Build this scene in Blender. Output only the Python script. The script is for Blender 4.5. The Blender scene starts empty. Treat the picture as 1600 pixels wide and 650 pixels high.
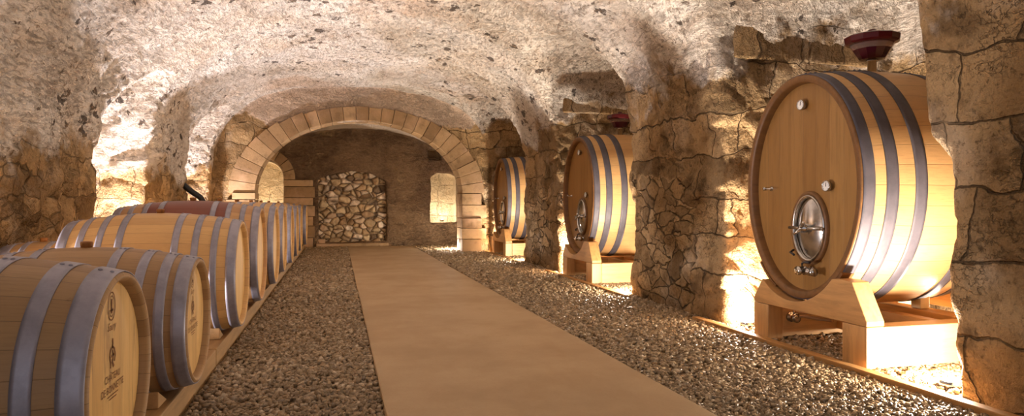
import bpy, bmesh, math, random
import numpy as np
from mathutils import Vector, Matrix, noise as mnoise
PI = math.pi
sc = bpy.context.scene
COL = sc.collection
rnd = random.Random(7)

# ------------------------------------------------------------------ node helper
class NT:
    def __init__(s, name):
        s.m = bpy.data.materials.new(name); s.m.use_nodes = True
        s.t = s.m.node_tree; s.t.nodes.clear()
        s.out = s.t.nodes.new('ShaderNodeOutputMaterial')
        s.b = s.t.nodes.new('ShaderNodeBsdfPrincipled')
        s.t.links.new(s.b.outputs[0], s.out.inputs[0])
    def n(s, typ, **kw):
        nd = s.t.nodes.new(typ)
        for k, v in kw.items(): setattr(nd, k, v)
        return nd
    def put(s, sock, v):
        if isinstance(v, bpy.types.NodeSocket): s.t.links.new(v, sock)
        elif v is not None:
            if sock.type == 'RGBA' and len(v) == 3: v = (*v, 1)
            sock.default_value = v
    def coord(s): return s.n('ShaderNodeTexCoord').outputs['Object']
    def scale(s, vec, sv, loc=(0, 0, 0)):
        m = s.n('ShaderNodeMapping'); s.put(m.inputs[0], vec)
        m.inputs['Scale'].default_value = sv; m.inputs['Location'].default_value = loc
        return m.outputs[0]
    def noise(s, vec, sc_, det=4, rough=.55, dist=0., col=False):
        m = s.n('ShaderNodeTexNoise'); s.put(m.inputs['Vector'], vec)
        m.inputs['Scale'].default_value = sc_; m.inputs['Detail'].default_value = det
        m.inputs['Roughness'].default_value = rough; m.inputs['Distortion'].default_value = dist
        return m.outputs['Color' if col else 'Fac']
    def voro(s, vec, sc_, feat='F1', out='Distance', rnd_=1.):
        m = s.n('ShaderNodeTexVoronoi', feature=feat); s.put(m.inputs['Vector'], vec)
        m.inputs['Scale'].default_value = sc_; m.inputs['Randomness'].default_value = rnd_
        return m.outputs[out]
    def math(s, op, a, b=None, c=None, clamp=False):
        m = s.n('ShaderNodeMath', operation=op, use_clamp=clamp)
        s.put(m.inputs[0], a); s.put(m.inputs[1], b); s.put(m.inputs[2], c)
        return m.outputs[0]
    def vmath(s, op, a, b=None, sc_=None):
        m = s.n('ShaderNodeVectorMath', operation=op)
        s.put(m.inputs[0], a)
        if b is not None: s.put(m.inputs[1], b)
        if sc_ is not None: m.inputs['Scale'].default_value = sc_
        return m.outputs[0]
    def ramp(s, f, stops, interp='LINEAR'):
        m = s.n('ShaderNodeValToRGB'); s.put(m.inputs[0], f)
        cr = m.color_ramp; cr.interpolation = interp
        while len(cr.elements) < len(stops): cr.elements.new(.5)
        for e, (p, c) in zip(cr.elements, stops):
            e.position = p; e.color = (c, c, c, 1) if isinstance(c, (int, float)) else (*c, 1)
        return m.outputs[0]
    def step(s, f, a, b):   # smooth 0..1 between a and b
        m = s.n('ShaderNodeMapRange', interpolation_type='SMOOTHSTEP')
        s.put(m.inputs[0], f); s.put(m.inputs[1], a); s.put(m.inputs[2], b)
        return m.outputs[0]
    def mix(s, f, a, b, mode='MIX'):
        m = s.n('ShaderNodeMix', data_type='RGBA', blend_type=mode)
        s.put(m.inputs[0], f); s.put(m.inputs[6], a); s.put(m.inputs[7], b)
        return m.outputs[2]
    def xyz(s, vec):
        m = s.n('ShaderNodeSeparateXYZ'); s.put(m.inputs[0], vec); return m.outputs
    def comb(s, x, y, z):
        m = s.n('ShaderNodeCombineXYZ')
        for i, v in enumerate((x, y, z)): s.put(m.inputs[i], v)
        return m.outputs[0]
    def white(s, v, dim='1D'):
        m = s.n('ShaderNodeTexWhiteNoise', noise_dimensions=dim)
        s.put(m.inputs['W' if dim == '1D' else 'Vector'], v); return m.outputs['Value']
    def bump(s, h, strength=.5, dist=.02, nrm=None):
        m = s.n('ShaderNodeBump'); s.put(m.inputs['Height'], h)
        m.inputs['Strength'].default_value = strength; m.inputs['Distance'].default_value = dist
        if nrm is not None: s.put(m.inputs['Normal'], nrm)
        return m.outputs[0]
    def fin(s, col=None, rough=None, metal=None, nrm=None, **kw):
        s.put(s.b.inputs['Base Color'], col)
        s.put(s.b.inputs['Roughness'], rough)
        s.put(s.b.inputs['Metallic'], metal)
        if nrm is not None: s.put(s.b.inputs['Normal'], nrm)
        for k, v in kw.items(): s.put(s.b.inputs[k.replace('_', ' ')], v)
        return s.m

def srgb(r, g, b):
    f = lambda c: (c / 255 / 12.92) if c / 255 <= .04045 else ((c / 255 + .055) / 1.055) ** 2.4
    return (f(r), f(g), f(b))

# ------------------------------------------------------------------ masonry material
def masonry(name, mode='vault'):
    s = NT(name); P = s.coord()
    wcol = s.noise(P, 1.6, 3, .5, col=True)
    warp = s.vmath('SCALE', s.vmath('SUBTRACT', wcol, (.5, .5, .5)), sc_=.34)
    W = s.vmath('ADD', P, warp)
    W2 = s.vmath('ADD', W, s.vmath('SCALE', s.vmath('SUBTRACT', s.noise(P, 9, 3, .6, col=True), (.5, .5, .5)), sc_=.045))
    x, y, z = s.xyz(W2)
    px, py, pz = s.xyz(P)
    # squared blocks
    bt = s.n('ShaderNodeTexBrick'); bt.offset = .43; bt.squash = .7; bt.squash_frequency = 3
    s.put(bt.inputs['Vector'], s.comb(s.math('ADD', x, y), z, 0.0))
    s.put(bt.inputs['Color1'], (0, 0, 0)); s.put(bt.inputs['Color2'], (1, 1, 1)); s.put(bt.inputs['Mortar'], (.5, .5, .5))
    for k, v in (('Scale', 1), ('Mortar Size', .009), ('Mortar Smooth', .8), ('Bias', 0), ('Brick Width', .6), ('Row Height', .36)):
        bt.inputs[k].default_value = v
    bj = bt.outputs['Fac']; brand = s.xyz(bt.outputs['Color'])[0]
    # rubble
    R = s.scale(W2, (1, .85, 1.5))
    vd = s.voro(R, 4.6, 'DISTANCE_TO_EDGE'); vc = s.voro(R, 4.6, 'F1', 'Color')
    rj = s.math('SUBTRACT', 1.0, s.step(vd, .0, .05))
    cen = s.math('MAXIMUM', s.step(s.math('ABSOLUTE', s.math('SUBTRACT', py, 5.95)), .62, .5), s.step(s.math('ABSOLUTE', s.math('SUBTRACT', py, 10.1)), .6, .45))
    rsel = s.math('MULTIPLY', s.step(s.math('ADD', pz, s.math('MULTIPLY', s.math('SUBTRACT', s.noise(P, 1.7, 3, .6), .5), .9)), 1.25, 1.2), cen)
    if mode == 'rubble': rsel = 1.0
    rr = s.xyz(vc)[0]
    rv = s.n('ShaderNodeMix', data_type='FLOAT'); s.put(rv.inputs[0], rsel); s.put(rv.inputs[2], brand); s.put(rv.inputs[3], rr)
    jn = s.n('ShaderNodeMix', data_type='FLOAT'); s.put(jn.inputs[0], rsel); s.put(jn.inputs[2], bj); s.put(jn.inputs[3], rj)
    val, joint = rv.outputs[0], jn.outputs[0]
    # joints fade in and out, partly pointed
    joint = s.math('MULTIPLY', joint, s.step(s.noise(P, 2.3, 4, .65), .3, .48))
    joint = s.math('MULTIPLY', joint, s.math('SUBTRACT', 1., s.math('MULTIPLY', s.step(px, -1., -1.6), .55)))
    stone = s.ramp(val, [(0, srgb(116, 92, 62)), (.25, srgb(170, 138, 96)), (.5, srgb(142, 116, 82)), (.75, srgb(190, 158, 114)), (1, srgb(124, 100, 70))])
    blot = s.noise(P, 3.1, 5, .65)
    stone = s.mix(s.math('MULTIPLY', s.step(blot, .5, .68), .75), stone, srgb(96, 74, 48))
    stone = s.mix(s.math('MULTIPLY', s.step(s.noise(P, 1.3, 5, .6), .52, .66), .6), stone, srgb(188, 166, 138))
    fine = s.noise(P, 34, 5, .7)
    stone = s.mix(s.math('MULTIPLY', s.step(fine, .52, .72), .75), stone, srgb(84, 64, 42))
    stone = s.mix(s.math('MULTIPLY', joint, .55), stone, srgb(58, 42, 28))
    # plaster
    st = s.scale(P, (2.2, .9, 5.))
    pn = s.noise(P, 1.1, 5, .6); pn2 = s.noise(st, 2.2, 5, .65)
    pl = s.mix(s.step(pn, .35, .7), srgb(238, 229, 218), srgb(216, 200, 182))
    pl = s.mix(s.math('MULTIPLY', s.step(pn2, .5, .75), .6), pl, srgb(184, 158, 132))
    pl = s.mix(s.math('MULTIPLY', s.step(s.noise(P, .55, 3, .5), .56, .68), .4), pl, srgb(214, 180, 150))
    pl = s.mix(s.math('MULTIPLY', s.step(s.noise(P, 4.4, 5, .7), .56, .7), .45), pl, srgb(238, 228, 216))
    # pits where stones fell out: irregular dark flakes, clustered
    vw = s.vmath('ADD', P, s.vmath('SCALE', s.vmath('SUBTRACT', s.noise(P, 13, 3, .6, col=True), (.5, .5, .5)), sc_=.2))
    pv = s.scale(vw, (1.0, .62, 1.2))
    pd = s.voro(pv, 8.5); pr = s.xyz(s.voro(pv, 8.5, 'F1', 'Color'))[0]
    clus = s.noise(P, .8, 3, .6)
    thr = s.math('MULTIPLY', s.step(pr, .62, 1.0), s.math('MULTIPLY', s.step(clus, .34, .6), .56))
    pit = s.step(s.math('SUBTRACT', thr, pd), .0, .035)
    pd2 = s.voro(s.scale(vw, (1, .6, 1.2), (3, 5, 1)), 21); pr2 = s.xyz(s.voro(s.scale(vw, (1, .6, 1.2), (3, 5, 1)), 21, 'F1', 'Color'))[1]
    thr2 = s.math('MULTIPLY', s.step(pr2, .6, 1.0), s.math('MULTIPLY', s.step(clus, .3, .55), .6))
    pit2 = s.step(s.math('SUBTRACT', thr2, pd2), .0, .06)
    # big exposed stones
    pb = s.voro(s.scale(vw, (1, .55, 1.2), (1.7, 2.1, .3)), 2.3); pbr = s.xyz(s.voro(s.scale(vw, (1, .55, 1.2), (1.7, 2.1, .3)), 2.3, 'F1', 'Color'))[2]
    big = s.step(s.math('SUBTRACT', s.math('MULTIPLY', s.step(pbr, .8, 1.), .26), pb), .0, .03)
    pcol = s.mix(s.step(pr, .8, .97), srgb(132, 112, 92), srgb(84, 74, 68))
    pl = s.mix(s.math('MULTIPLY', big, .8), pl, srgb(150, 132, 112))
    pl = s.mix(s.math('MULTIPLY', pit, .9), pl, pcol)
    pl = s.mix(s.math('MULTIPLY', pit2, .6), pl, srgb(124, 102, 80))
    pl = s.mix(s.math('MULTIPLY', s.step(fine, .6, .74), .35), pl, srgb(150, 124, 98))
    sp = s.noise(s.scale(P, (9, 4, 14)), 2.2, 5, .7, .6)
    pl = s.mix(s.math('MULTIPLY', s.step(sp, .57, .67), .45), pl, srgb(160, 138, 116))
    pl = s.mix(s.math('MULTIPLY', s.step(s.math('MULTIPLY', sp, s.step(clus, .3, .5)), .61, .7), .6), pl, srgb(94, 80, 68))
    # where the plaster still holds: high on the right, lower on the left
    side = s.step(px, -.6, 1.2)
    lim = s.math('ADD', 1.35, s.math('MULTIPLY', side, .75))
    deep = s.math('MAXIMUM', s.step(px, 3.15, 3.4), s.math('MULTIPLY', s.step(py, 12.9, 13.3), side))
    hz = s.math('ADD', pz, s.math('ADD', s.math('MULTIPLY', s.math('SUBTRACT', s.noise(P, 1.0, 5, .6), .5), 2.3), s.math('MULTIPLY', deep, -.35)))
    mk = s.step(s.math('SUBTRACT', hz, lim), -.1, .16)
    if mode == 'stone': mk = 0.0
    if mode == 'back':
        pl = s.mix(s.step(pn, .35, .65), srgb(150, 122, 92), srgb(118, 92, 68))
        pl = s.mix(s.math('MULTIPLY', s.step(pn2, .5, .7), .6), pl, srgb(92, 72, 54))
        mk = s.math('MULTIPLY', s.step(s.noise(P, 1.2, 4, .6), .3, .42), s.step(py, 15.5, 15.7))
        mk = s.math('MULTIPLY', mk, s.math('SUBTRACT', 1.0, s.step(py, 15.98, 16.04)))
        fr = s.math('SUBTRACT', 1.0, s.step(py, 13.7, 13.8))
        pl = s.mix(fr, pl, srgb(220, 196, 172))
        fm = s.math('MULTIPLY', fr, s.step(s.math('ADD', pz, s.math('SUBTRACT', s.math('MULTIPLY', s.noise(P, 1.6, 4, .6), .8), s.math('MULTIPLY', s.math('ABSOLUTE', s.math('SUBTRACT', px, .5)), .35))), 2.3, 2.4))
        vb = s.math('MULTIPLY', s.step(py, 14.1, 14.3), s.step(s.math('MULTIPLY', pz, s.math('SUBTRACT', 1.0, s.step(py, 15.5, 15.7))), 1.5, 1.8))
        pl = s.mix(vb, pl, srgb(212, 192, 166))
        mk = s.math('MAXIMUM', mk, s.math('MAXIMUM', fm, vb))
        nv = s.step(py, 16.05, 16.12)
        stone = s.mix(s.math('MULTIPLY', nv, .75), stone, srgb(226, 206, 172))
    # left pier faces: brown weathered, damp dark low down
    damp = s.math('MULTIPLY', s.step(s.noise(P, 2.0, 5, .7), .44, .62), s.math('MULTIPLY', s.step(px, -1.5, -2.1), s.step(pz, 1.75, 1.0)))
    col = s.mix(mk, stone, pl)
    col = s.mix(s.math('MULTIPLY', damp, .65), col, srgb(98, 76, 50))
    # height
    h = s.math('ADD', s.math('MULTIPLY', s.noise(P, 7, 5, .68), .55), s.math('ADD', s.math('MULTIPLY', s.noise(P, 30, 5, .7), .2), s.math('MULTIPLY', s.voro(s.scale(W2, (1, 1, .5)), 34), .1)))
    hs = s.math('SUBTRACT', s.math('ADD', h, s.math('MULTIPLY', val, .3)), s.math('MULTIPLY', joint, .6))
    hp = s.math('ADD', s.math('MULTIPLY', h, 1.1), s.math('SUBTRACT', s.math('MULTIPLY', s.noise(st, 2.4, 5, .72), .9), s.math('MULTIPLY', s.step(sp, .5, .66), .22)))
    hp = s.math('SUBTRACT', hp, s.math('ADD', s.math('MULTIPLY', pit, .7), s.math('ADD', s.math('MULTIPLY', pit2, .4), s.math('MULTIPLY', big, .12))))
    hm = s.n('ShaderNodeMix', data_type='FLOAT'); s.put(hm.inputs[0], mk); s.put(hm.inputs[2], hs); s.put(hm.inputs[3], s.math('ADD', hp, .15))
    cr = s.math('SUBTRACT', 1., s.step(s.voro(s.scale(vw, (2.2, .8, 3.4)), 5.5, 'DISTANCE_TO_EDGE'), .0, .06))
    cr = s.math('MULTIPLY', cr, s.step(s.noise(P, 1.7, 4, .6), .45, .6))
    nrm = s.bump(s.math('SUBTRACT', hm.outputs[0], s.math('MULTIPLY', cr, .22)), 1.0, .1)
    return s.fin(col, .93, 0., nrm, Specular_IOR_Level=.15)

M = {}
M['masonry'] = masonry('masonry')
M['masonry_stone'] = masonry('masonry_stone', 'stone')
M['masonry_back'] = masonry('masonry_back', 'back')

def ashlar_mat(name, c1, c2):
    s = NT(name); P = s.coord()
    g = s.n('ShaderNodeNewGeometry').outputs['Random Per Island']
    col = s.mix(g, c1, c2)
    col = s.mix(s.math('MULTIPLY', s.step(s.noise(P, 5, 6, .65), .48, .7), .6), col, tuple(v * .55 for v in c2))
    col = s.mix(s.math('MULTIPLY', s.step(s.noise(P, 2, 4, .6), .5, .7), .4), col, srgb(205, 170, 140))
    h = s.math('ADD', s.noise(P, 12, 6, .7), s.math('MULTIPLY', s.noise(P, 60, 3, .7), .4))
    return s.fin(col, .9, 0., s.bump(h, .5, .015), Specular_IOR_Level=.15)
M['ashlar'] = ashlar_mat('cut_stone', srgb(178, 148, 110), srgb(140, 112, 80))

def rubble_mat():
    s = NT('dry_rubble'); P = s.coord()
    a = s.n('ShaderNodeAttribute', attribute_name='cell'); v = a.outputs['Fac']
    col = s.ramp(v, [(0, srgb(140, 112, 78)), (.3, srgb(214, 188, 148)), (.55, srgb(160, 128, 92)), (.8, srgb(236, 214, 186)), (1, srgb(110, 86, 60))])
    col = s.mix(s.math('MULTIPLY', s.step(s.noise(P, 9, 6, .7), .45, .7), .55), col, srgb(92, 72, 50))
    j = s.n('ShaderNodeAttribute', attribute_name='gap').outputs['Fac']
    col = s.mix(s.math('MULTIPLY', j, .8), col, srgb(66, 48, 34))
    return s.fin(col, .92, 0., s.bump(s.noise(P, 22, 6, .7), .5, .02), Specular_IOR_Level=.15)
M['rubble'] = rubble_mat()

def path_mat():
    s = NT('path_concrete'); P = s.coord()
    a = s.noise(P, 1.3, 6, .62); b = s.noise(s.scale(P, (1, .4, 1)), 4, 5, .6); f = s.noise(P, 70, 3, .7)
    col = s.mix(s.step(a, .32, .68), srgb(188, 162, 126), srgb(174, 148, 114))
    col = s.mix(s.math('MULTIPLY', s.step(b, .5, .72), .45), col, srgb(170, 142, 106))
    col = s.mix(s.math('MULTIPLY', s.step(f, .5, .8), .25), col, srgb(150, 122, 88))
    return s.fin(col, s.math('ADD', .5, s.math('MULTIPLY', a, .3)), 0., s.bump(s.math('ADD', b, s.math('MULTIPLY', f, .3)), .15, .006), Specular_IOR_Level=.25)
M['path'] = path_mat()

def gravel_base():
    s = NT('gravel_bed'); P = s.coord()
    c = s.voro(P, 42, 'F1', 'Color'); d = s.voro(P, 42)
    v = s.xyz(c)[0]
    col = s.ramp(v, [(0, srgb(120, 100, 74)), (.5, srgb(150, 126, 96)), (1, srgb(176, 152, 118))])
    return s.fin(col, .85, 0., s.bump(d, 1., -.02), Specular_IOR_Level=.2)
M['gravel_bed'] = gravel_base()
def pebble_mat():
    s = NT('pebble'); P = s.coord()
    g = s.n('ShaderNodeNewGeometry').outputs['Random Per Island']
    col = s.ramp(g, [(0, srgb(124, 104, 76)), (.3, srgb(172, 146, 110)), (.55, srgb(148, 126, 96)), (.8, srgb(190, 164, 128)), (.95, srgb(212, 192, 162)), (1, srgb(110, 94, 78))])
    col = s.mix(s.math('MULTIPLY', s.noise(P, 120, 2), .4), col, srgb(100, 82, 58))
    return s.fin(col, .42, 0., s.bump(s.noise(P, 160, 2), .3, .003), Specular_IOR_Level=.45)
M['pebble'] = pebble_mat()

def stave_mat(name, c1, c2, n=30, rough=.5, red=None, ry=1.0, dark=None):
    """staves run along local X, cut by angle about the axis; origin of the part is on the axis"""
    s = NT(name); P = s.coord(); x, y, z = s.xyz(P)
    ang = s.math('ARCTAN2', s.math('DIVIDE', y, ry), z)
    k = s.math('MULTIPLY', s.math('ADD', ang, PI), n / (2 * PI))
    idx = s.math('FLOOR', k); fr = s.math('FRACT', k)
    w = s.white(idx)
    col = s.mix(w, c1, c2)
    gv = s.comb(s.math('MULTIPLY', x, 1.6), s.math('MULTIPLY', k, 2.2), s.math('MULTIPLY', idx, 3.7))
    grain = s.noise(gv, 6, 5, .65, .4)
    col = s.mix(s.math('MULTIPLY', s.step(grain, .45, .8), .5), col, tuple(v * .62 for v in c2))
    blot = s.noise(P, 4, 4, .6)
    col = s.mix(s.math('MULTIPLY', s.step(blot, .5, .75), .3), col, tuple(v * .6 for v in c1))
    if dark is not None:
        col = s.mix(s.math('MULTIPLY', s.step(s.noise(P, 9, 5, .7), .62, .7), .6), col, dark)
    if red is not None:
        ax = s.math('ABSOLUTE', s.math('ADD', x, s.math('MULTIPLY', s.math('SUBTRACT', s.noise(P, 5, 3), .5), .1)))
        col = s.mix(s.math('MULTIPLY', s.math('SUBTRACT', 1., s.step(ax, red - .01, red + .01)), .88), col, srgb(112, 46, 40))
    e = s.math('ABSOLUTE', s.math('SUBTRACT', fr, .5))
    gap = s.step(e, .478, .495)
    col = s.mix(s.math('MULTIPLY', gap, .55), col, tuple(v * .3 for v in c2))
    h = s.math('SUBTRACT', s.math('MULTIPLY', grain, .4), gap)
    return s.fin(col, rough, 0., s.bump(h, .35, .004), Specular_IOR_Level=.35)
def board_mat(name, c1, c2, w=.1, axis=1, rough=.5, stain=False):
    s = NT(name); P = s.coord(); o = s.xyz(P)
    k = s.math('DIVIDE', s.math('ADD', o[axis], 10.03), w)
    idx = s.math('FLOOR', k); fr = s.math('FRACT', k); wn = s.white(idx)
    col = s.mix(wn, c1, c2)
    sv = [1.2, 1.2, 1.2]; sv[axis] = 14.
    g = s.noise(s.scale(P, tuple(sv)), 2.4, 6, .65, .5)
    col = s.mix(s.math('MULTIPLY', s.step(g, .42, .78), .55), col, tuple(v * .6 for v in c2))
    if stain:
        col = s.mix(s.math('MULTIPLY', s.step(s.noise(s.scale(P, (1, 5, .9)), 3, 4, .6), .6, .72), .55), col, srgb(116, 76, 34))
    e = s.math('ABSOLUTE', s.math('SUBTRACT', fr, .5)); gap = s.step(e, .485, .497)
    col = s.mix(s.math('MULTIPLY', gap, .5), col, tuple(v * .3 for v in c2))
    return s.fin(col, rough, 0., s.bump(s.math('SUBTRACT', s.math('MULTIPLY', g, .4), gap), .3, .003), Specular_IOR_Level=.35)
M['barrique'] = stave_mat('barrique_oak', srgb(172, 136, 92), srgb(152, 116, 76), 28, .5, dark=srgb(120, 84, 52))
M['puncheon'] = stave_mat('puncheon_oak', srgb(214, 172, 112), srgb(196, 152, 96), 32, .5)
M['puncheon_red'] = stave_mat('wine_stained_oak', srgb(200, 156, 104), srgb(178, 132, 86), 32, .5, red=.34)
M['foudre'] = stave_mat('foudre_oak', srgb(212, 170, 116), srgb(196, 152, 98), 40, .42, ry=.76)
M['head_small'] = board_mat('barrique_head', srgb(218, 178, 108), srgb(200, 156, 88), .085, 1, .5, True)
M['head_big'] = board_mat('puncheon_head', srgb(226, 184, 110), srgb(208, 160, 90), .1, 1)
M['head_foudre'] = board_mat('foudre_head', srgb(162, 122, 68), srgb(142, 102, 52), .13, 1, .4)
def plain_wood(name, c, axis=0, rough=.55):
    s = NT(name); P = s.coord(); sv = [9., 9., 9.]; sv[axis] = .9
    g = s.noise(s.scale(P, tuple(sv)), 2.2, 6, .65, .6); b = s.noise(P, 2.5, 3)
    col = s.mix(s.step(g, .35, .8), c, tuple(v * .6 for v in c))
    col = s.mix(s.math('MULTIPLY', s.step(b, .5, .7), .25), col, tuple(v * .55 for v in c))
    return s.fin(col, rough, 0., s.bump(g, .2, .003), Specular_IOR_Level=.35)
M['rim'] = plain_wood('dark_rim_wood', srgb(122, 84, 46), 0, .45)
M['rim_small'] = plain_wood('chime_wood', srgb(150, 112, 66), 0, .55)
M['stand'] = plain_wood('stand_oak', srgb(218, 176, 122), 0, .4)
M['stand_y'] = plain_wood('cradle_oak', srgb(198, 150, 94), 1, .4)
M['stand_z'] = plain_wood('post_oak', srgb(206, 160, 104), 2, .4)
M['kerb'] = plain_wood('kerb_timber', srgb(190, 142, 84), 1, .6)
M['sleeper'] = plain_wood('sleeper_timber', srgb(170, 134, 88), 1, .65)
M['bung'] = plain_wood('bung_wood', srgb(150, 96, 44), 2, .5)
def metal(name, c, rough, var=.15, met=1.):
    s = NT(name); P = s.coord(); n = s.noise(P, 9, 5, .65)
    col = s.mix(s.step(n, .35, .7), c, tuple(v * .72 for v in c))
    r = s.math('ADD', rough, s.math('MULTIPLY', s.math('SUBTRACT', n, .5), var))
    return s.fin(col, r, met, s.bump(s.noise(P, 40, 3), .08, .002))
M['galv'] = metal('galvanised_hoop', srgb(158, 154, 164), .5, .2, .55)
M['hoop'] = metal('grey_hoop', srgb(86, 82, 90), .6, .1, .0)
M['steel'] = metal('stainless_steel', srgb(205, 202, 198), .18, .08)
M['rivet'] = metal('rivet_steel', srgb(70, 66, 66), .5, .1, .7)
M['black'] = NT('black_rubber').fin(srgb(22, 21, 22), .45, 0.)
M['dial'] = NT('dial_white').fin(srgb(236, 234, 228), .35, 0.)
M['ink'] = NT('burnt_brand').fin(srgb(122, 78, 38), .8, 0.)
M['cream'] = NT('cream_block').fin(srgb(226, 206, 162), .6, 0.)
M['funnel'] = NT('red_glass').fin(srgb(150, 40, 44), .08, 0., Transmission_Weight=.85, IOR=1.3)
M['clear'] = NT('pinkish_glass').fin(srgb(250, 226, 214), .08, 0., Transmission_Weight=.9, IOR=1.2)
M['wine'] = NT('dark_wine').fin(srgb(62, 14, 26), .12, 0.)
M['lid'] = NT('burgundy_lid').fin(srgb(74, 14, 20), .25, 0.)
M['whiteplastic'] = NT('white_plastic').fin(srgb(225, 225, 232), .4, 0.)
M['hose'] = NT('hose').fin(srgb(150, 110, 70), .5, 0.)
def emis(name, c, st):
    s = NT(name); s.put(s.b.inputs['Base Color'], (1, 1, 1)); s.put(s.b.inputs['Emission Color'], c)
    s.b.inputs['Emission Strength'].default_value = st; return s.m
M['glow_warm'] = emis('lamp_warm', (1, .72, .38), 30)
M['glow_cool'] = emis('lamp_cool', (1, .86, .85), 20)

# ------------------------------------------------------------------ mesh helper
class MB:
    def __init__(s): s.v = []; s.f = []; s.sm = []
    def add(s, vs, fs, smooth=False, T=None):
        o = len(s.v)
        s.v += [tuple(T @ Vector(v)) if T else tuple(v) for v in vs]
        s.f += [tuple(i + o for i in f) for f in fs]
        s.sm += [smooth] * len(fs)
        return s
    def box(s, a, b, T=None, bev=0.):
        (x0, y0, z0), (x1, y1, z1) = a, b
        if bev <= 0:
            vs = [(x, y, z) for z in (z0, z1) for y in (y0, y1) for x in (x0, x1)]
            return s.add(vs, [(0, 2, 3, 1), (4, 5, 7, 6), (0, 1, 5, 4), (2, 6, 7, 3), (0, 4, 6, 2), (1, 3, 7, 5)], False, T)
        bm = bmesh.new(); bmesh.ops.create_cube(bm, size=1)
        for v in bm.verts:
            v.co = Vector(((x0 + x1) / 2 + v.co.x * (x1 - x0), (y0 + y1) / 2 + v.co.y * (y1 - y0), (z0 + z1) / 2 + v.co.z * (z1 - z0)))
        bmesh.ops.bevel(bm, geom=bm.edges[:], offset=bev, segments=2, affect='EDGES', profile=.6)
        bm.verts.index_update()
        s.add([v.co[:] for v in bm.verts], [[v.index for v in f.verts] for f in bm.faces], False, T); bm.free(); return s
    def rings(s, rings, close=False, caps=(False, False), smooth=True, T=None):
        """rings: list of equal length point lists"""
        n = len(rings[0]); vs = [p for r in rings for p in r]; fs = []
        m = len(rings)
        for i in range(m if close else m - 1):
            a, b = i * n, ((i + 1) % m) * n
            for j in range(n):
                fs.append((a + j, a + (j + 1) % n, b + (j + 1) % n, b + j))
        s.add(vs, fs, smooth, T)
        o = len(s.v) - len(vs)
        if caps[0]: s.f.append(tuple(o + j for j in range(n))[::-1]); s.sm.append(False)
        if caps[1]: s.f.append(tuple(o + (m - 1) * n + j for j in range(n))); s.sm.append(False)
        return s
    def lathe(s, prof, axis='x', n=64, ab=None, close=False, caps=(False, False), smooth=True, T=None):
        """prof: (pos, r) or (pos, ra, rb)"""
        R = []
        for p in prof:
            x = p[0]; ra = p[1]; rb = p[2] if len(p) > 2 else p[1]
            r = []
            for j in range(n):
                a = 2 * PI * j / n; c, d = ra * math.cos(a), rb * math.sin(a)
                r.append({'x': (x, c, d), 'y': (c, x, d), 'z': (c, d, x)}[axis])
            R.append(r)
        return s.rings(R, close, caps, smooth, T)
    def tube(s, pts, r, n=10, caps=True, T=None):
        pts = [Vector(p) for p in pts]; R = []
        for i, p in enumerate(pts):
            d = (pts[min(i + 1, len(pts) - 1)] - pts[max(i - 1, 0)]).normalized()
            u = d.cross(Vector((0, 0, 1)) if abs(d.z) < .9 else Vector((1, 0, 0))).normalized(); w = d.cross(u)
            rr = r[i] if isinstance(r, (list, tuple)) else r
            R.append([tuple(p + rr * (math.cos(2 * PI * j / n) * u + math.sin(2 * PI * j / n) * w)) for j in range(n)])
        return s.rings(R, False, (caps, caps), True, T)
    def prism(s, prof, a, b, axis='y', T=None, smooth=False):
        def P(u, w, t): return {'y': (u, t, w), 'x': (t, u, w), 'z': (u, w, t)}[axis]
        n = len(prof)
        vs = [P(u, w, a) for u, w in prof] + [P(u, w, b) for u, w in prof]
        fs = [tuple(range(n))[::-1], tuple(range(n, 2 * n))] + [(j, (j + 1) % n, n + (j + 1) % n, n + j) for j in range(n)]
        return s.add(vs, fs, smooth, T)
    def build(s, name, m, parent=None, fix=True, bev=0., loc=None):
        me = bpy.data.meshes.new(name); me.from_pydata(s.v, [], s.f)
        me.polygons.foreach_set('use_smooth', s.sm)
        if fix:
            bm = bmesh.new(); bm.from_mesh(me)
            bmesh.ops.recalc_face_normals(bm, faces=bm.faces[:])
            bm.to_mesh(me); bm.free()
        me.materials.append(M[m]); me.update()
        o = bpy.data.objects.new(name, me); COL.objects.link(o)
        if parent: o.parent = parent
        if loc: o.location = loc
        if bev > 0:
            md = o.modifiers.new('bevel', 'BEVEL'); md.width = bev; md.segments = 2; md.limit_method = 'ANGLE'; md.angle_limit = .6
        return o

def tag(o, label=None, cat=None, group=None, kind=None):
    if label: o['label'] = label
    if cat: o['category'] = cat
    if group: o['group'] = group
    if kind: o['kind'] = kind
    return o
def thing(name, label, cat, loc=(0, 0, 0), rz=0., group=None):
    o = bpy.data.objects.new(name, None); COL.objects.link(o); o.empty_display_size = .1
    o.location = loc; o.rotation_euler = (0, 0, rz)
    return tag(o, label, cat, group)
def copy_tree(o, parent=None):
    c = o.copy(); COL.objects.link(c)
    if parent: c.parent = parent
    for ch in list(o.children): copy_tree(ch, c)
    return c

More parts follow.
